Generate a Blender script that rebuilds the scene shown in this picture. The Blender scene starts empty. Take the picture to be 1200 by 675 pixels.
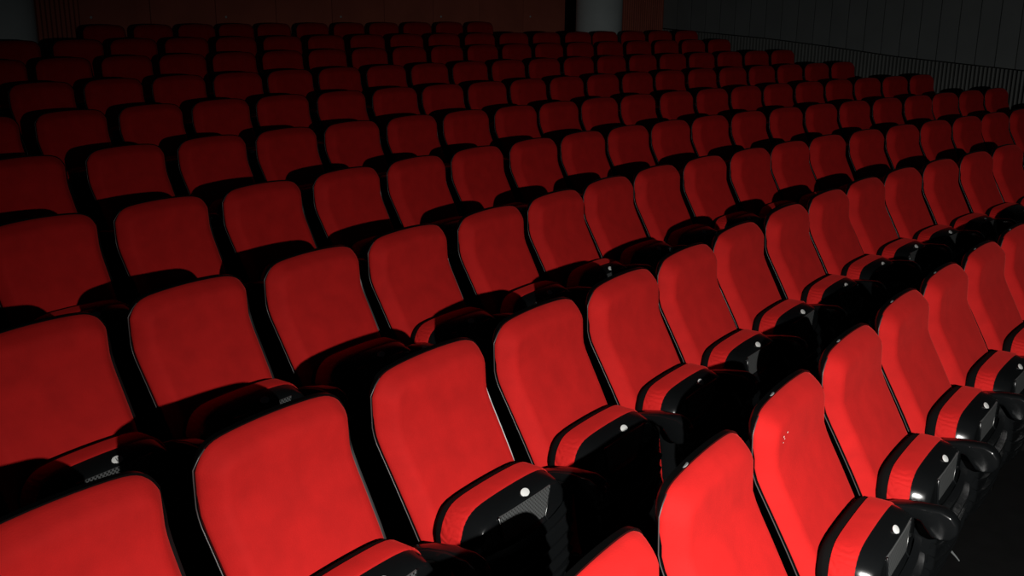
import bpy, bmesh, math, random
from mathutils import Vector, Matrix, noise

random.seed(7)
SC = bpy.context.scene
COL = SC.collection

# ------------------------------------------------------------------ camera
CAM_POS = Vector((-3.3274, -0.9877, 1.9544))
RIGHT = Vector((0.63185, -0.77504, 0.00915)).normalized()
UP = Vector((0.20224, 0.17624, 0.96335)).normalized()
cam_data = bpy.data.cameras.new('camera')
cam_data.sensor_width = 36.0
cam_data.lens = 1197.5 / 1200 * 36.0
cam_data.clip_start = 0.02
cam_data.clip_end = 100
cam = bpy.data.objects.new('camera', cam_data)
COL.objects.link(cam)
BACK = RIGHT.cross(UP).normalized()
cam.matrix_world = Matrix.Translation(CAM_POS) @ Matrix((RIGHT, UP, BACK)).transposed().to_4x4()
SC.camera = cam

# ------------------------------------------------------------------ light: dark hall, one small flash beside the camera
w = bpy.data.worlds.new('dark_hall')
SC.world = w
w.use_nodes = True
w.node_tree.nodes['Background'].inputs['Color'].default_value = (0.55, 0.75, 1.0, 1)
w.node_tree.nodes['Background'].inputs['Strength'].default_value = 0.0015

FLASH_POS = Vector((-2.9, -1.68, 1.89))
FLASH_AIM = (math.radians(92), math.radians(-61))      # azimuth from +Y towards +X, elevation
fl = bpy.data.lights.new('flash', 'SPOT')
fl.energy = 820
fl.color = (1.0, 0.97, 0.93)
fl.shadow_soft_size = 0.012
fl.spot_size = math.radians(174)
fl.spot_blend = 1.0
flo = bpy.data.objects.new('flash', fl)
COL.objects.link(flo)
flo.location = FLASH_POS
az, el = FLASH_AIM
d = Vector((math.sin(az) * math.cos(el), math.cos(az) * math.cos(el), math.sin(el)))
flo.rotation_euler = d.to_track_quat('-Z', 'Y').to_euler()

SC.view_settings.view_transform = 'Standard'
SC.view_settings.look = 'None'
SC.view_settings.gamma = 1.0
SC.view_settings.exposure = 0.0
SC.view_settings.use_curve_mapping = False
SC.cycles.max_bounces = 4
SC.cycles.diffuse_bounces = 1
SC.cycles.glossy_bounces = 2
SC.cycles.use_denoising = True
SC.cycles.sample_clamp_indirect = 2.0

# ------------------------------------------------------------------ materials
def mat(name, color, rough=0.6, spec=0.5, sheen=0.0, bump=None, vary=None, coat=0.0, metal=0.0):
    m = bpy.data.materials.new(name)
    m.use_nodes = True
    nt = m.node_tree
    b = nt.nodes['Principled BSDF']
    b.inputs['Base Color'].default_value = (*color, 1)
    b.inputs['Roughness'].default_value = rough
    b.inputs['Specular IOR Level'].default_value = spec
    b.inputs['Metallic'].default_value = metal
    b.inputs['Coat Weight'].default_value = coat
    b.inputs['Coat Roughness'].default_value = 0.15
    if sheen:
        b.inputs['Sheen Weight'].default_value = sheen
        b.inputs['Sheen Roughness'].default_value = 0.45
        b.inputs['Sheen Tint'].default_value = (1.0, 0.07, 0.06, 1)
    tc = nt.nodes.new('ShaderNodeTexCoord')
    if vary:
        scale, amount = vary
        oi = nt.nodes.new('ShaderNodeObjectInfo')
        n = nt.nodes.new('ShaderNodeTexNoise')
        n.noise_dimensions = '4D'
        n.inputs['Scale'].default_value = scale
        n.inputs['Detail'].default_value = 5
        mu = nt.nodes.new('ShaderNodeMath'); mu.operation = 'MULTIPLY'; mu.inputs[1].default_value = 40
        nt.links.new(oi.outputs['Random'], mu.inputs[0])
        nt.links.new(mu.outputs[0], n.inputs['W'])
        nt.links.new(tc.outputs['Object'], n.inputs['Vector'])
        r = nt.nodes.new('ShaderNodeMapRange')
        r.inputs['From Min'].default_value = 0.3; r.inputs['From Max'].default_value = 0.7
        r.inputs['To Min'].default_value = 1 - amount; r.inputs['To Max'].default_value = 1 + amount
        nt.links.new(n.outputs['Fac'], r.inputs['Value'])
        mx = nt.nodes.new('ShaderNodeVectorMath'); mx.operation = 'SCALE'
        mx.inputs[0].default_value = color
        nt.links.new(r.outputs[0], mx.inputs['Scale'])
        nt.links.new(mx.outputs[0], b.inputs['Base Color'])
    if bump:
        scale, strength, dist = bump
        n2 = nt.nodes.new('ShaderNodeTexNoise')
        n2.inputs['Scale'].default_value = scale
        n2.inputs['Detail'].default_value = 3
        nt.links.new(tc.outputs['Object'], n2.inputs['Vector'])
        bp = nt.nodes.new('ShaderNodeBump')
        bp.inputs['Strength'].default_value = strength
        bp.inputs['Distance'].default_value = dist
        nt.links.new(n2.outputs['Fac'], bp.inputs['Height'])
        nt.links.new(bp.outputs[0], b.inputs['Normal'])
    return m

M_RED = mat('red_velour', (0.52, 0.011, 0.010), rough=0.85, spec=0.2, sheen=0.28, bump=(260, 0.25, 0.002), vary=(14, 0.10))
M_BLACK = mat('glossy_black_plastic', (0.005, 0.0056, 0.006), rough=0.19, spec=0.35, bump=(300, 0.05, 0.001))
M_SHELL = mat('satin_black_shell', (0.003, 0.003, 0.003), rough=0.3, spec=0.3)
M_FRAME = mat('black_frame', (0.003, 0.003, 0.003), rough=0.5, spec=0.2)
M_LINING = mat('black_lining_cloth', (0.004, 0.004, 0.004), rough=0.95, spec=0.1)
M_EDGE_GLINT = mat('grey_edge_glint', (0.07, 0.06, 0.06), rough=0.35, spec=0.5)  # grey stands in for the highlight along the black shell's edge
M_WHITE = mat('white_plate', (0.75, 0.76, 0.74), rough=0.4)
M_GREY = mat('dull_grey_plate', (0.30, 0.32, 0.32), rough=0.35)
M_INK = mat('black_print', (0.01, 0.01, 0.01), rough=0.6)
M_FLOOR = mat('dark_carpet', (0.0035, 0.0035, 0.0035), rough=0.95, spec=0.1, bump=(90, 0.4, 0.004), vary=(9, 0.25))
M_BACKWALL = mat('red_brown_panel', (0.72, 0.20, 0.13), rough=0.6, spec=0.2, vary=(2.2, 0.12))
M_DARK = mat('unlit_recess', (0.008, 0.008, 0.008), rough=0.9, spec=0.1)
M_GREYWALL = mat('grey_wall_panel', (0.20, 0.22, 0.22), rough=0.65, spec=0.2, vary=(1.8, 0.10))
M_BATTEN = mat('pale_grey_batten', (0.24, 0.255, 0.245), rough=0.6, spec=0.2, vary=(3, 0.1))
M_COLUMN = mat('painted_column', (0.80, 0.90, 0.90), rough=0.6, spec=0.2, vary=(3, 0.06))

def gathered():
    '''the velour of the seat pads, gathered into small folds at the two front corners'''
    m = M_RED.copy(); m.name = 'red_velour_gathered'
    nt = m.node_tree; b = nt.nodes['Principled BSDF']
    tc = nt.nodes.new('ShaderNodeTexCoord')
    sep = nt.nodes.new('ShaderNodeSeparateXYZ'); nt.links.new(tc.outputs['Object'], sep.inputs[0])
    def math_(op, a, bb=None):
        n = nt.nodes.new('ShaderNodeMath'); n.operation = op
        for i, v in enumerate((a, bb)):
            if v is None: continue
            if isinstance(v, (int, float)): n.inputs[i].default_value = v
            else: nt.links.new(v, n.inputs[i])
        return n.outputs[0]
    ax = math_('ABSOLUTE', sep.outputs['X'])
    mask = nt.nodes.new('ShaderNodeMapRange'); mask.interpolation_type = 'SMOOTHSTEP'
    mask.inputs['From Min'].default_value = 0.13; mask.inputs['From Max'].default_value = 0.20
    nt.links.new(ax, mask.inputs['Value'])
    nz = nt.nodes.new('ShaderNodeTexNoise'); nz.inputs['Scale'].default_value = 18
    nt.links.new(tc.outputs['Object'], nz.inputs['Vector'])
    ang = math_('ARCTAN2', math_('SUBTRACT', sep.outputs['Z'], 0.57), math_('SUBTRACT', ax, 0.13))
    ph = math_('ADD', math_('MULTIPLY', ang, 26), math_('MULTIPLY', nz.outputs['Fac'], 22))
    h = math_('MULTIPLY', math_('SINE', ph), mask.outputs[0])
    bp = nt.nodes.new('ShaderNodeBump'); bp.inputs['Strength'].default_value = 0.32; bp.inputs['Distance'].default_value = 0.003
    nt.links.new(h, bp.inputs['Height'])
    old = b.inputs['Normal'].links[0].from_socket
    nt.links.new(old, bp.inputs['Normal'])
    nt.links.new(bp.outputs[0], b.inputs['Normal'])
    return m
M_PAD = gathered()

def perforated():
    m = mat('perforated_grille', (0.045, 0.048, 0.05), rough=0.4, spec=0.5)
    nt = m.node_tree; b = nt.nodes['Principled BSDF']
    tc = nt.nodes.new('ShaderNodeTexCoord')
    sep = nt.nodes.new('ShaderNodeSeparateXYZ')
    nt.links.new(tc.outputs['Object'], sep.inputs[0])
    def wave(sock, k, ph=0.0):
        a = nt.nodes.new('ShaderNodeMath'); a.operation = 'MULTIPLY'; a.inputs[1].default_value = k
        nt.links.new(sock, a.inputs[0])
        s = nt.nodes.new('ShaderNodeMath'); s.operation = 'SINE'
        nt.links.new(a.outputs[0], s.inputs[0])
        return s.outputs[0]
    k = 2 * math.pi / 0.012
    sx, sz = wave(sep.outputs['X'], k), wave(sep.outputs['Z'], k)
    mu = nt.nodes.new('ShaderNodeMath'); mu.operation = 'MULTIPLY'
    nt.links.new(sx, mu.inputs[0]); nt.links.new(sz, mu.inputs[1])
    r = nt.nodes.new('ShaderNodeMapRange')
    r.inputs['From Min'].default_value = 0.05; r.inputs['From Max'].default_value = 0.35
    nt.links.new(mu.outputs[0], r.inputs['Value'])
    mx = nt.nodes.new('ShaderNodeMix'); mx.data_type = 'RGBA'
    mx.inputs['A'].default_value = (0.10, 0.105, 0.105, 1)
    mx.inputs['B'].default_value = (0.004, 0.004, 0.004, 1)
    nt.links.new(r.outputs[0], mx.inputs['Factor'])
    nt.links.new(mx.outputs['Result'], b.inputs['Base Color'])
    return m
M_PERF = perforated()

# ------------------------------------------------------------------ helpers
def link_mesh(name, verts, faces, material, parent=None, smooth=True, angle=None):
    me = bpy.data.meshes.new(name)
    me.from_pydata(verts, [], faces)
    me.materials.append(material)
    me.update()
    bm = bmesh.new(); bm.from_mesh(me)
    bmesh.ops.recalc_face_normals(bm, faces=bm.faces)
    bm.to_mesh(me); bm.free()
    if smooth:
        for f in me.polygons:
            f.use_smooth = True
        if angle:
            me.set_sharp_from_angle(angle=math.radians(angle))
    o = bpy.data.objects.new(name, me)
    COL.objects.link(o)
    if parent:
        o.parent = parent
    return o

def empty(name, parent=None):
    o = bpy.data.objects.new(name, None)
    o.empty_display_size = 0.1
    COL.objects.link(o)
    if parent:
        o.parent = parent
    return o

def interp(x, pts):
    if x <= pts[0][0]:
        return pts[0][1]
    for (a, b), (c, e) in zip(pts, pts[1:]):
        if x <= c:
            t = (x - a) / (c - a)
            return b + (e - b) * t
    return pts[-1][1]

def seg_dist(px, pz, poly):
    best = 9.0
    n = len(poly)
    for i in range(n):
        ax, az = poly[i]; bx, bz = poly[(i + 1) % n]
        dx, dz = bx - ax, bz - az
        L = dx * dx + dz * dz
        t = 0 if L == 0 else max(0, min(1, ((px - ax) * dx + (pz - az) * dz) / L))
        q = math.hypot(px - ax - dx * t, pz - az - dz * t)
        if q < best:
            best = q
    return best

# the local frame of a chair: x across, -y forward (where the sitter looks), z up from the floor
H0 = 0.95
US = sorted(set([-1, 1] + [s * v for s in (-1, 1) for v in (0.985, 0.965, 0.94, 0.91, 0.87, 0.82, 0.76, 0.68, 0.55, 0.4, 0.2, 0.0)]))

def slab(name, material, width, top, bottom, front, drop_f, back, drop_b, parent=None, nv=26, extra=None, us=US):
    """closed padded body: outline width(h), top(u), bottom(u); front(h), back(h) give y of the faces (forward positive);
    drop_f / drop_b (distance from outline) round the faces off towards the rim"""
    nu = len(us)
    vs = []
    for j in range(nv):
        t = j / (nv - 1)
        t = 0.5 - 0.5 * math.cos(math.pi * t) if False else t
        # finer near both ends
        t = t + 0.10 * math.sin(2 * math.pi * (t - 0.5)) * -1 * -1
        vs.append(t)
    vs[0] = 0; vs[-1] = 1
    pos = {}
    for j, v in enumerate(vs):
        for i, u in enumerate(us):
            h = bottom(u) + (top(u) - bottom(u)) * v
            pos[i, j] = (u * width(h), h)
    poly = [pos[i, 0] for i in range(nu)] + [pos[nu - 1, j] for j in range(nv)] + [pos[i, nv - 1] for i in range(nu - 1, -1, -1)] + [pos[0, j] for j in range(nv - 1, -1, -1)]
    verts, faces = [], []
    F, B = {}, {}
    for (i, j), (x, h) in pos.items():
        rim = i in (0, nu - 1) or j in (0, nv - 1)
        dd = 0 if rim else seg_dist(x, h, poly)
        f = front(h) - drop_f(dd)
        if extra:
            f += extra(x, h, dd)
        b = back(h) + drop_b(dd)
        F[i, j] = len(verts); verts.append((x, -f, h + H0))
        B[i, j] = len(verts); verts.append((x, -b, h + H0))
    for j in range(nv - 1):
        for i in range(nu - 1):
            faces.append((F[i, j], F[i + 1, j], F[i + 1, j + 1], F[i, j + 1]))
            faces.append((B[i, j], B[i, j + 1], B[i + 1, j + 1], B[i + 1, j]))
    ring = [(i, 0) for i in range(nu - 1)] + [(nu - 1, j) for j in range(nv - 1)] + [(i, nv - 1) for i in range(nu - 1, 0, -1)] + [(0, j) for j in range(nv - 1, 0, -1)]
    for a, b in zip(ring, ring[1:] + ring[:1]):
        faces.append((F[a], B[a], B[b], F[b]))
    return link_mesh(name, verts, faces, material, parent, True, 50), poly

def extrude_profile(name, prof, x0, x1, material, parent=None, bevel=0.006):
    """side profile (forward, height) extruded across the chair, all edges rounded"""
    bm = bmesh.new()
    a = [bm.verts.new((x0, -f, h + H0)) for f, h in prof]
    b = [bm.verts.new((x1, -f, h + H0)) for f, h in prof]
    n = len(prof)
    bm.faces.new(a); bm.faces.new(b[::-1])
    for i in range(n):
        bm.faces.new((a[i], b[i], b[(i + 1) % n], a[(i + 1) % n]))
    bmesh.ops.recalc_face_normals(bm, faces=bm.faces)
    if bevel:
        bmesh.ops.bevel(bm, geom=[e for e in bm.edges if e.calc_face_angle(0) > 0.5], offset=bevel, segments=3, profile=0.5, affect='EDGES', clamp_overlap=True)
    me = bpy.data.meshes.new(name)
    bm.to_mesh(me); bm.free()
    me.materials.append(material)
    for f in me.polygons:
        f.use_smooth = True
    me.set_sharp_from_angle(angle=math.radians(40))
    o = bpy.data.objects.new(name, me)
    COL.objects.link(o)
    if parent:
        o.parent = parent
    return o

def tube(name, pts, r, material, parent=None, n=6):
    verts, faces = [], []
    for k, p in enumerate(pts):
        p = Vector(p)
        t = (Vector(pts[min(k + 1, len(pts) - 1)]) - Vector(pts[max(k - 1, 0)])).normalized()
        a = t.cross(Vector((0, 1, 0)));
        if a.length < 1e-4:
            a = Vector((1, 0, 0))
        a.normalize(); b = t.cross(a)
        for i in range(n):
            q = p + a * math.cos(2 * math.pi * i / n) * r + b * math.sin(2 * math.pi * i / n) * r
            verts.append(tuple(q))
    for k in range(len(pts) - 1):
        for i in range(n):
            faces.append((k * n + i, k * n + (i + 1) % n, (k + 1) * n + (i + 1) % n, (k + 1) * n + i))
    faces.append(tuple(range(n))); faces.append(tuple(range((len(pts) - 1) * n, len(pts) * n)))
    return link_mesh(name, verts, faces, material, parent)

def oval(name, centre, xa, ya, a, b, thick, material, parent):
    """small domed oval plate; xa, ya: unit vectors of its long and short axis"""
    xa, ya = Vector(xa).normalized(), Vector(ya).normalized()
    nrm = xa.cross(ya).normalized()
    c = Vector(centre)
    n = 20
    verts, faces = [], []
    for s, hh in ((1.0, 0.0), (1.0, thick * 0.6), (0.85, thick)):
        for i in range(n):
            t = 2 * math.pi * i / n
            verts.append(tuple(c + xa * a * s * math.cos(t) + ya * b * s * math.sin(t) + nrm * hh))
    for k in range(2):
        for i in range(n):
            faces.append((k * n + i, k * n + (i + 1) % n, (k + 1) * n + (i + 1) % n, (k + 1) * n + i))
    faces.append(tuple(range(2 * n, 3 * n))); faces.append(tuple(range(n))[::-1])
    return link_mesh(name, verts, faces, material, parent, True, 40)

def text_mesh(name, body, size, centre, xa, ya, material, parent):
    cu = bpy.data.curves.new(name, 'FONT')
    cu.body = body; cu.size = size; cu.extrude = 0.0004
    cu.align_x = 'CENTER'; cu.align_y = 'CENTER'
    tmp = bpy.data.objects.new('tmp_text', cu)
    COL.objects.link(tmp)
    dg = bpy.context.evaluated_depsgraph_get()
    me = bpy.data.meshes.new_from_object(tmp.evaluated_get(dg))
    bpy.data.objects.remove(tmp)
    xa, ya = Vector(xa).normalized(), Vector(ya).normalized()
    za = xa.cross(ya).normalized()
    M = Matrix.Translation(Vector(centre)) @ Matrix((xa, ya, za)).transposed().to_4x4()
    me.transform(M)
    me.materials.clear(); me.materials.append(material)
    o = bpy.data.objects.new(name, me)
    COL.objects.link(o)
    o.parent = parent
    return o

# ------------------------------------------------------------------ setting
R0 = 33.1802          # radius of the front row; the rows are arcs about (0, -R0)
PITCH_R = 1.00765
ROWS = [
    (0.0, 0, [(-1.942, -0.110), (-1.383, -0.032), (-0.859, 0.010), (-0.316, 0.049), (0.224, 0.076), (0.734, 0.089), (1.258, 0.087), (1.775, 0.077), (2.306, 0.045)]),
    (0.058, 0, [(-2.501, 0.750), (-1.954, 0.787), (-1.403, 0.814), (-0.870, 0.847), (-0.361, 0.865), (0.145, 0.897), (0.677, 0.949), (1.227, 0.975), (1.765, 0.993), (2.289, 0.998), (2.809, 0.971), (3.340, 0.917), (3.873, 0.851), (4.400, 0.792)]),
    (0.094, 0, [(-2.040, 1.751), (-1.498, 1.800), (-0.948, 1.840), (-0.433, 1.860), (0.107, 1.876), (0.636, 1.910), (1.160, 1.956), (1.688, 1.980), (2.215, 1.964), (2.739, 1.924), (3.257, 1.888), (3.778, 1.842), (4.312, 1.760), (4.839, 1.673), (5.361, 1.584), (5.888, 1.490), (6.408, 1.403), (6.929, 1.303), (7.448, 1.194)]),
    (0.154, 0, [(-1.442, 2.877), (-0.909, 2.873), (-0.367, 2.886), (0.190, 2.918), (0.727, 2.945), (1.266, 2.967), (1.800, 2.961), (2.323, 2.949), (2.837, 2.921), (3.351, 2.881), (3.867, 2.834), (4.394, 2.770), (4.928, 2.692), (5.456, 2.605), (5.979, 2.507), (6.500, 2.394), (7.014, 2.276), (7.540, 2.181), (8.064, 2.079), (8.586, 1.968)]),
    (0.227, 0, [(-0.961, 4.020), (-0.383, 4.031), (0.170, 4.042), (0.708, 4.041), (1.238, 4.031), (1.773, 4.010), (2.300, 3.979), (2.828, 3.941), (3.345, 3.914), (3.866, 3.876), (4.387, 3.828), (4.922, 3.757), (5.449, 3.680), (5.973, 3.594), (6.493, 3.504), (7.018, 3.400), (7.538, 3.293), (8.057, 3.178), (8.573, 3.056), (9.088, 2.927)]),
    (0.319, -1, [(-0.661, 5.113), (-0.099, 5.113), (0.447, 5.106), (0.985, 5.095), (1.510, 5.078), (2.049, 5.042), (2.581, 4.999), (3.099, 4.953), (3.613, 4.900), (4.140, 4.858), (4.667, 4.808), (5.193, 4.751), (5.718, 4.686), (6.243, 4.615), (6.765, 4.524), (7.285, 4.426), (7.809, 4.329), (8.331, 4.224), (8.852, 4.113), (9.371, 3.994)]),
    (0.423, 0, [(0.215, 6.081), (0.752, 6.070), (1.292, 6.055), (1.827, 6.038), (2.350, 6.022), (2.880, 5.995), (3.413, 5.954), (3.939, 5.906), (4.466, 5.854), (4.993, 5.796), (5.518, 5.730), (6.043, 5.657), (6.566, 5.576), (7.089, 5.489), (7.610, 5.395), (8.130, 5.294), (8.649, 5.185), (9.166, 5.070), (9.682, 4.948)]),
    (0.53, -1, [(0.373, 7.072), (0.904, 7.064), (1.447, 7.040), (1.970, 7.015), (2.498, 6.994), (3.027, 6.966), (3.555, 6.931), (4.082, 6.889), (4.609, 6.840), (5.136, 6.784), (5.662, 6.722), (6.187, 6.652), (6.711, 6.576), (7.234, 6.492), (7.757, 6.402), (8.278, 6.305), (8.798, 6.201), (9.316, 6.090), (9.834, 5.973)]),
    (0.634, -1, [(0.983, 8.055), (1.541, 7.990), (2.059, 7.931), (2.593, 7.878), (3.126, 7.819), (3.658, 7.753), (4.188, 7.680), (4.717, 7.600), (5.245, 7.513), (5.772, 7.419), (6.297, 7.318), (6.820, 7.211), (7.341, 7.097), (7.861, 6.976), (8.375, 6.902), (8.892, 6.790), (9.406, 6.672), (9.919, 6.548)]),
    (0.734, 0, [(2.384, 8.998), (2.930, 8.975), (3.454, 8.959), (3.966, 8.946), (4.481, 8.929), (5.009, 8.870), (5.536, 8.803), (6.062, 8.731), (6.588, 8.651), (7.112, 8.565), (7.635, 8.473)]),
]

def arc(R, th):
    return (R * math.sin(th), R * math.cos(th) - R0)

def build_floor():
    verts, faces = [], []
    ths = [math.radians(-24 + 48 * i / 60) for i in range(61)]
    levels = [(28.0, -0.12), (R0 - 1.02, -0.12)]
    z = 0.0
    edge = R0 - 0.72
    prof = [(28.0, -0.10), (R0 - 0.72, -0.10)]
    for k in range(10):
        z = ROWS[k][0]
        a = R0 + k * PITCH_R - 0.72
        prof += [(a, z), (a + PITCH_R, z)]
    prof[-1] = (46.0, prof[-1][1])
    for R, z in prof:
        for t in ths:
            x, y = arc(R, t)
            verts.append((x, y, z))
    n = len(ths)
    for j in range(len(prof) - 1):
        for i in range(n - 1):
            faces.append((j * n + i, j * n + i + 1, (j + 1) * n + i + 1, (j + 1) * n + i))
    o = link_mesh('floor', verts, faces, M_FLOOR, None, False)
    o['kind'] = 'structure'
    return o
build_floor()

def box_bm(bm, x0, x1, y0, y1, z0, z1, M=None):
    vs = [bm.verts.new((x, y, z)) for x in (x0, x1) for y in (y0, y1) for z in (z0, z1)]
    if M is not None:
        for v in vs:
            v.co = M @ v.co
    for q in ((0, 1, 3, 2), (4, 6, 7, 5), (0, 4, 5, 1), (2, 3, 7, 6), (0, 2, 6, 4), (1, 5, 7, 3)):
        bm.faces.new([vs[i] for i in q])

def bm_obj(name, bm, material, parent=None, bevel=0.0, smooth=False):
    bmesh.ops.recalc_face_normals(bm, faces=bm.faces)
    if bevel:
        bmesh.ops.bevel(bm, geom=bm.edges[:], offset=bevel, segments=2, profile=0.5, affect='EDGES', clamp_overlap=True)
    me = bpy.data.meshes.new(name)
    bm.to_mesh(me); bm.free()
    me.materials.append(material)
    if smooth:
        for f in me.polygons:
            f.use_smooth = True
    o = bpy.data.objects.new(name, me)
    COL.objects.link(o)
    if parent:
        o.parent = parent
    return o

# back wall: flat red-brown panels with a small knob on every second one, a run of narrow slats on its left
RW = 43.3
ZB, ZT = 0.72, 4.4
def wall_frame(R, thdeg):
    t = math.radians(thdeg)
    x, y = arc(R, t)
    return Matrix.Translation((x, y, 0)) @ Matrix.Rotation(-t, 4, 'Z')
def back_wall():
    verts, faces = [], []
    n = 24
    for i in range(n + 1):
        t = math.radians(-6 + (13.52 + 6) * i / n)
        for R in (RW + 0.03, RW + 0.15):
            for z in (ZB - 0.3, ZT):
                x, y = arc(R, t)
                verts.append((x, y, z))
    for i in range(n):
        a, b = 4 * i, 4 * i + 4
        faces += [(a, b, b + 1, a + 1), (a + 2, a + 3, b + 3, b + 2), (a + 1, b + 1, b + 3, a + 3), (a, a + 2, b + 2, b)]
    faces += [(0, 1, 3, 2), (4 * n, 4 * n + 2, 4 * n + 3, 4 * n + 1)]
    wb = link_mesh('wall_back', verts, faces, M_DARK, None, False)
    wb['kind'] = 'structure'
    step = 1.1117
    half = math.radians(step) * RW / 2
    pm = None
    for k in range(9):
        c = 13.526 - step * (k + 0.5)
        if pm is None:
            bm = bmesh.new(); box_bm(bm, -half + 0.006, half - 0.006, -0.03, 0.03, ZB - 0.1, ZT)
            p = bm_obj('panel', bm, M_BACKWALL, wb, 0.004); pm = p.data
        else:
            p = bpy.data.objects.new('panel', pm); COL.objects.link(p); p.parent = wb
        p.matrix_world = wall_frame(RW, c)
        if k % 2 == 0 or k == 8:
            if k % 2 == 0 and k <= 8:
                bm = bmesh.new()
                bmesh.ops.create_uvsphere(bm, u_segments=10, v_segments=6, radius=0.016)
                for v in bm.verts:
                    v.co = Vector((v.co.x - half + 0.13, v.co.y * 0.7 - 0.036, v.co.z + 1.765))
                bm_obj('knob', bm, M_WHITE, p, 0, True)
    # slatted run
    first = 13.526 - step * 9
    width = math.radians(first + 3.0) * RW
    sm = None
    th = first
    pitch = 0.052
    n = int(width / pitch)
    bm = bmesh.new()
    for i in range(n):
        t = first - math.degrees((i + 0.5) * pitch / RW)
        box_bm(bm, -0.017, 0.017, -0.03, 0.03, ZB - 0.1, ZT, wall_frame(RW, t))
    s = bm_obj('slats', bm, M_BACKWALL, wb)
    s['kind'] = 'stuff'
back_wall()

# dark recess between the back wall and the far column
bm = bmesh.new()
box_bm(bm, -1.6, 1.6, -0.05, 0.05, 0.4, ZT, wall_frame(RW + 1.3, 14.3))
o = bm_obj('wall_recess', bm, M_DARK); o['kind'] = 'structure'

# short slatted wall between the far column and the right wall
def far_slats():
    a, b = Vector((9.75, 7.62)), Vector((11.3, 7.84))
    L = (b - a).length
    ang = math.atan2(b.y - a.y, b.x - a.x)
    M = Matrix.Translation((a.x, a.y, 0)) @ Matrix.Rotation(ang, 4, 'Z')
    bm = bmesh.new(); box_bm(bm, 0, L, 0.03, 0.12, 0.3, ZT, M)
    w2 = bm_obj('wall_far_corner', bm, M_DARK); w2['kind'] = 'structure'
    bm = bmesh.new()
    n = int(L / 0.075)
    for i in range(n):
        x = (i + 0.5) * L / n
        box_bm(bm, x - 0.024, x + 0.024, -0.03, 0.03, 0.35, ZT, M)
    s = bm_obj('slats', bm, M_BACKWALL, w2); s['kind'] = 'stuff'
far_slats()

def column(x, y, r, z0, name):
    n = 48
    verts, faces = [], []
    prof = [(r + 0.03, z0), (r + 0.03, z0 + 0.12), (r, z0 + 0.13), (r, ZT)]
    for rr, z in prof:
        for i in range(n):
            t = 2 * math.pi * i / n
            verts.append((x + rr * math.cos(t), y + rr * math.sin(t), z))
    for k in range(len(prof) - 1):
        for i in range(n):
            faces.append((k * n + i, k * n + (i + 1) % n, (k + 1) * n + (i + 1) % n, (k + 1) * n + i))
    faces.append(tuple(range(n))); faces.append(tuple(range((len(prof) - 1) * n, len(prof) * n)))
    o = link_mesh(name, verts, faces, M_COLUMN, None, True, 40)
    o['kind'] = 'structure'
    return o
column(1.62, 9.66, 0.335, 0.7, 'column_1')
column(9.50, 7.82, 0.34, 0.6, 'column_2')

# right wall: wide vertical panels above, a band of narrow battens below that climbs with the rows
def right_wall():
    X = 11.3
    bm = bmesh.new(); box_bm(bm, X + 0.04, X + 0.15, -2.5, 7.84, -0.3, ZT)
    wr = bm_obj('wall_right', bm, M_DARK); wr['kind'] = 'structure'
    def top(y):
        pts = [(-2.5, 1.06), (2.4, 1.185), (4.05, 1.30), (4.98, 1.40), (5.99, 1.49), (7.84, 1.60)]
        for (a, b), (c, e) in zip(pts, pts[1:]):
            if y <= c:
                return b + (e - b) * (y - a) / (c - a)
        return pts[-1][1]
    y = 7.82
    pw = 0.253
    while y - pw > -2.5:
        y1 = y - 0.004; y0 = y - pw + 0.004
        bm = bmesh.new()
        vs = []
        for x in (X + random.uniform(-0.002, 0.002), X + 0.045):
            for (yy, z) in ((y0, top(y0)), (y1, top(y1)), (y1, ZT), (y0, ZT)):
                vs.append(bm.verts.new((x, yy, z)))
        for q in ((0, 1, 2, 3), (7, 6, 5, 4), (0, 4, 5, 1), (1, 5, 6, 2), (2, 6, 7, 3), (3, 7, 4, 0)):
            bm.faces.new([vs[i] for i in q])
        bm_obj('panel', bm, M_GREYWALL, wr, 0.006)
        y -= pw
    bm = bmesh.new()
    y = 7.8
    while y > -2.5:
        box_bm(bm, X - 0.02, X + 0.04, y - 0.013, y + 0.013, -0.1, top(y) - 0.012)
        y -= 0.052
    s = bm_obj('battens', bm, M_BATTEN, wr); s['kind'] = 'stuff'
right_wall()

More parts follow.
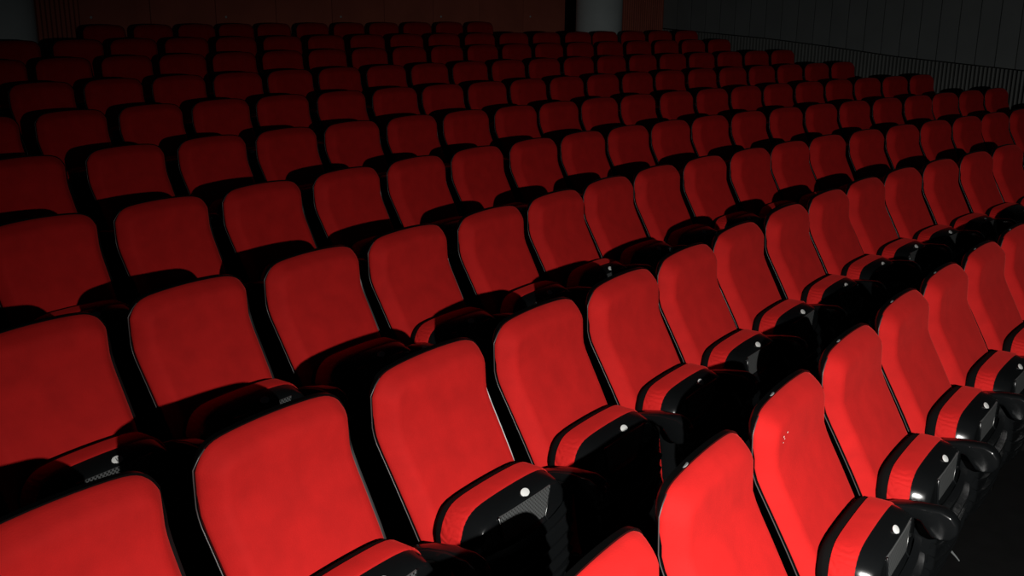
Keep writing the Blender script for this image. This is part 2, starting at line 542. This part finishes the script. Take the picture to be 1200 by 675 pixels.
# ------------------------------------------------------------------ the chair
def w_back(h):
    return interp(h, [(-0.66, 0.190), (-0.50, 0.210), (-0.33, 0.221), (-0.15, 0.227), (-0.05, 0.2255), (0.0, 0.222), (0.05, 0.214)])
def f_back(h):
    return interp(h, [(-0.66, 0.15), (-0.43, 0.163), (-0.33, 0.113), (-0.24, 0.063), (-0.165, 0.020), (-0.13, 0.006), (0.0, 0.0), (0.05, -0.006)])
def top_back(u, lift=0.0):
    return 0.022 + lift - 0.014 * u * u - 0.050 * abs(u) ** 11
def drop_cushion(d):
    if d <= 0:
        return 0.046
    if d >= 0.040:
        return -0.003 * min(1, (d - 0.040) / 0.08)
    t = d / 0.040
    return 0.044 * (1 - t) ** 1.3
def make_chair(detail):
    root = empty('theatre_chair')
    # backrest cushion
    bc, _ = slab('backrest', M_RED, w_back, top_back, lambda u: -0.52, f_back, drop_cushion,
                 lambda h: f_back(h) - 0.052, lambda d: 0.0, root, nv=30 if detail else 16)
    # shell behind it
    ws = lambda h: w_back(h) + 0.007
    sh, poly = slab('back_shell', M_SHELL, ws, lambda u: top_back(u, 0.004), lambda u: -0.66,
                    lambda h: f_back(h) - 0.040, lambda d: 0.012 if d <= 0.006 else 0.012 + 0.0 * d,
                    lambda h: f_back(h) - interp(h, [(-0.66, 0.058), (-0.10, 0.060), (0.03, 0.088)]), lambda d: 0.018 * max(0, 1 - d / 0.03) ** 2, root, nv=22 if detail else 12)
    # thin grey tube up the shell's left rim, a painted edge reflection
    if detail:
        pts = []
        nh = 26
        zs = [-0.60 + (0.60 - 0.035) * i / nh for i in range(nh + 1)]
        left = [(-(ws(h) + 0.0005), h) for h in zs]
        tops = []
        for i in range(1, 28):
            u = -1 + 2 * i / 28
            hh = top_back(u, 0.0)
            tops.append((u * ws(hh), hh + 0.0005))
        right = [(-x, h) for x, h in left[::-1]]
        path = left + tops[:2]
        pts = [(x, -(f_back(h) - 0.050), h + H0) for x, h in path]
        tube('edge_glint', pts, 0.0016, M_EDGE_GLINT, root)
    # folded-up seat: red pad, glossy pan under it
    wc = lambda h: interp(h, [(-0.72, 0.190), (-0.45, 0.212), (-0.34, 0.214), (-0.29, 0.208)])
    def lip(x, h, dd):
        return 0.0
    seat, _ = slab('seat_cushion', M_PAD, wc, lambda u: -0.296 - 0.010 * u * u - 0.065 * abs(u) ** 9, lambda u: -0.70 + 0.05 * abs(u) ** 6,
                   lambda h: interp(h, [(-0.7, 0.262), (-0.5, 0.245), (-0.3, 0.226)]), lambda d: 0.010 * max(0, 1 - d / 0.012) ** 2,
                   lambda h: interp(h, [(-0.7, 0.200), (-0.5, 0.178), (-0.3, 0.160)]), lambda d: 0.0,
                   root, nv=24 if detail else 12)
    slab('seat_lining', M_LINING, lambda h: wc(h) - 0.001, lambda u: -0.299 - 0.010 * u * u - 0.065 * abs(u) ** 9, lambda u: -0.70 + 0.05 * abs(u) ** 6,
         lambda h: interp(h, [(-0.7, 0.203), (-0.5, 0.181), (-0.3, 0.163)]), lambda d: 0.0,
         lambda h: interp(h, [(-0.7, 0.165), (-0.5, 0.140), (-0.3, 0.122)]), lambda d: 0.022 * max(0, 1 - d / 0.022) ** 2,
         root, nv=20 if detail else 10)
    wp = lambda h: wc(h) - 0.002
    def f_pan(h):
        return interp(h, [(-0.72, 0.27), (-0.66, 0.290), (-0.58, 0.312), (-0.48, 0.312), (-0.43, 0.298), (-0.415, 0.281), (-0.34, 0.281), (-0.30, 0.280)])
    def drop_pan(d):
        if d <= 0:
            return 0.062
        t = min(1, d / 0.022)
        return 0.056 * (1 - t) ** 1.35
    pan, _ = slab('seat_pan', M_BLACK, wp, lambda u: -0.300 - 0.010 * u * u - 0.066 * abs(u) ** 9, lambda u: -0.71 + 0.05 * abs(u) ** 6,
                  f_pan, drop_pan, lambda h: interp(h, [(-0.7, 0.252), (-0.5, 0.236), (-0.3, 0.218)]), lambda d: 0.0, root, nv=30 if detail else 16)
    if detail:
        # perforated grille: trapezoid let into the pan, with a raised glossy rim at both sides
        bm = bmesh.new()
        tr = [(-0.118, -0.326), (0.118, -0.326), (0.092, -0.408), (-0.092, -0.408)]
        a = [bm.verts.new((x, -(0.2835), h + H0)) for x, h in tr]
        b = [bm.verts.new((x, -(0.278), h + H0)) for x, h in tr]
        bm.faces.new(a); bm.faces.new(b[::-1])
        for i in range(4):
            bm.faces.new((a[i], b[i], b[(i + 1) % 4], a[(i + 1) % 4]))
        bm_obj('perforated_grille', bm, M_PERF, pan)
        for s in (-1, 1):
            tube('grille_rim', [(s * 0.120, -0.2830, H0 - 0.325), (s * 0.094, -0.2830, H0 - 0.408), (s * 0.092, -0.298, H0 - 0.425)], 0.0035, M_BLACK, pan)
        # curved ribs across the belly of the pan
        for q in range(6):
            h0 = -0.436 - 0.044 * q
            bm = bmesh.new()
            nn = 14
            rows = []
            for i in range(nn + 1):
                x = -0.192 + 0.384 * i / nn
                dip = 0.020 * (x / 0.178) ** 2
                f = f_pan(h0)
                e = 0.010 * (x / 0.178) ** 4
                pr = [(f - 0.004 - e, h0 + 0.014 + dip), (f + 0.016 - e, h0 + 0.006 + dip), (f + 0.015 - e, h0 - 0.003 + dip), (f - 0.004 - e, h0 - 0.014 + dip)]
                rows.append([bm.verts.new((x, -ff, hh + H0)) for ff, hh in pr])
            for A, B in zip(rows, rows[1:]):
                for k in range(4):
                    bm.faces.new((A[k], A[(k + 1) % 4], B[(k + 1) % 4], B[k]))
            bm.faces.new(rows[0]); bm.faces.new(rows[-1][::-1])
            bm_obj('rib', bm, M_BLACK, pan, 0, False)
        # white oval seat-number plate on the front rim
        oval('number_plate', (0.018, -0.2670, H0 - 0.3130), (1, 0, 0), (0, 0.70, 0.714), 0.0175, 0.0115, 0.0022, M_WHITE, pan)
        # grey oval row plate on top of the shell
        oval('row_plate', (-0.085, 0.064, H0 + 0.0200), (1, 0, 0.10), (0, 1, -0.45), 0.019, 0.011, 0.0022, M_GREY, sh)
    # armrest with a rolled front end, on its standard
    def arm_and_standard(xc):
        prof = [(-0.02, -0.432), (0.12, -0.388), (0.21, -0.350), (0.27, -0.337), (0.335, -0.334), (0.365, -0.345), (0.383, -0.368), (0.384, -0.396), (0.368, -0.418), (0.342, -0.427),
                (0.315, -0.421), (0.300, -0.402), (0.282, -0.380), (0.23, -0.378), (0.12, -0.416), (-0.02, -0.460)]
        extrude_profile('armrest', prof, xc - 0.0235, xc + 0.0235, M_BLACK, root, 0.010)
        st = [(-0.04, -0.44), (0.10, -0.40), (0.23, -0.365), (0.262, -0.40), (0.255, -0.60), (0.19, -0.90), (0.19, -0.95), (0.02, -0.95), (0.02, -0.90), (0.03, -0.6)]
        extrude_profile('standard', st, xc - 0.016, xc + 0.016, M_FRAME, root, 0.005)
    arm_and_standard(0.258)
    # hinge bar carrying the seat
    tube('hinge_bar', [(-0.25, -0.20, H0 - 0.62), (0.25, -0.20, H0 - 0.62)], 0.016, M_FRAME, root, 10)
    return root

near = make_chair(True)
far = make_chair(False)

def copy_tree(o, parent=None):
    c = o.copy()
    COL.objects.link(c)
    c.parent = parent
    for ch in o.children:
        copy_tree(ch, c)
    return c

ORD = ['first', 'second', 'third', 'fourth', 'fifth', 'sixth', 'seventh', 'eighth', 'ninth', 'tenth', 'eleventh', 'twelfth', 'thirteenth',
       'fourteenth', 'fifteenth', 'sixteenth', 'seventeenth', 'eighteenth', 'nineteenth', 'twentieth']
ROWNAME = ['front row', 'second row', 'third row', 'fourth row', 'fifth row', 'sixth row', 'seventh row', 'eighth row', 'second-last row', 'last row']
LOOK = ['bright red', 'bright red', 'red', 'red', 'dim red', 'dim red', 'dark red', 'dark red', 'barely lit dark red', 'barely lit dark red']
special = {
    (0, 0): 'red tip-up chair cut off at the bottom edge, nearest in the front row',
    (0, 1): 'bright red tip-up chair in the front row, second along from the bottom edge',
    (0, 2): 'red front-row chair with pale lint specks on its backrest',
    (1, 0): 'red chair cut off at the bottom left corner, start of the second row',
}
used = {}
first = {True: near, False: far}
taken = {True: False, False: False}
for k, (z, a, pts) in enumerate(ROWS):
    n = len(pts)
    for j, (x, y) in enumerate(pts):
        i = a + j
        det = k <= 6
        if not taken[det]:
            c = first[det]; taken[det] = True
        else:
            c = copy_tree(first[det])
        p0 = pts[max(0, j - 2)]; p1 = pts[min(n - 1, j + 2)]
        ang = math.atan2(p1[1] - p0[1], p1[0] - p0[0])
        c.location = (x, y, z)
        c.rotation_euler = (0, 0, ang)
        cnt = ORD[j]
        lab = f'{LOOK[k]} tip-up chair, {cnt} in view from the left in the {ROWNAME[k]}'
        if j == n - 1 and k >= 3:
            lab = f'{LOOK[k]} tip-up chair at the right end of the {ROWNAME[k]}'
        if k > 0 and det:
            for q in list(c.children):
                if q.name.startswith('back_shell'):
                    for r_ in list(q.children):
                        if r_.name.startswith('row_plate'):
                            bpy.data.objects.remove(r_)
        c['label'] = special.get((k, j), lab)
        c['category'] = 'chair'
        c['group'] = f'red theatre chairs in the {ROWNAME[k]}'
        used[(k, j)] = c

# the readable number plate at the left of the third row
c = used[(2, 0)]
pan = [q for q in c.children if q.name.startswith('seat_pan')][0]
text_mesh('number', '11', 0.014, (0.018, -0.2690, H0 - 0.3108), (1, 0, 0), (0, 0.70, 0.714), M_INK, pan)

# lint specks on one front-row backrest
def lint():
    c = used[(0, 2)]
    back = [q for q in c.children if q.name.startswith('backrest')][0]
    bm = bmesh.new()
    for (x, h, s) in ((-0.155, -0.055, 0.0028), (-0.150, -0.062, 0.0022), (-0.128, -0.052, 0.0028), (-0.158, -0.07, 0.0018)):
        y = -(f_back(h) + 0.004)
        bmesh.ops.create_icosphere(bm, subdivisions=1, radius=s, matrix=Matrix.Translation((x, y, h + H0)) @ Matrix.Diagonal((1.4, 0.4, 1, 1)))
    o = bm_obj('lint', bm, mat('pale_lint', (0.8, 0.45, 0.40), 0.9), back)
    o['kind'] = 'stuff'
lint()

# a small pale strip lying on the dark floor
def slip(p0, p1, label):
    a, b = Vector(p0), Vector(p1)
    u = (b - a).normalized(); n = Vector((-u.y, u.x, 0)).normalized()
    mid = (a + b) / 2
    L = (b - a).length
    bm = bmesh.new()
    segs = 5
    rows = []
    for i in range(segs + 1):
        t = i / segs
        wdt = 0.005 * (1 - 0.65 * t)
        c = a + u * L * t - mid
        z = 0.0004 + 0.001 * math.sin(math.pi * t)
        rows.append([bm.verts.new((c.x + n.x * s * wdt, c.y + n.y * s * wdt, z + dz)) for s, dz in ((-1, 0), (1, 0), (1, 0.0015), (-1, 0.0015))])
    for A, B in zip(rows, rows[1:]):
        for k in range(4):
            bm.faces.new((A[k], A[(k + 1) % 4], B[(k + 1) % 4], B[k]))
    bm.faces.new(rows[0]); bm.faces.new(rows[-1][::-1])
    o = bm_obj('pale_strip', bm, M_GREY)
    o.location = mid
    o['label'] = label; o['category'] = 'paper slip'
    return o
slip((0.366, -0.113, 0.0), (0.310, -0.161, 0.0), 'small pale strip on the dark floor before the front row, lower right')
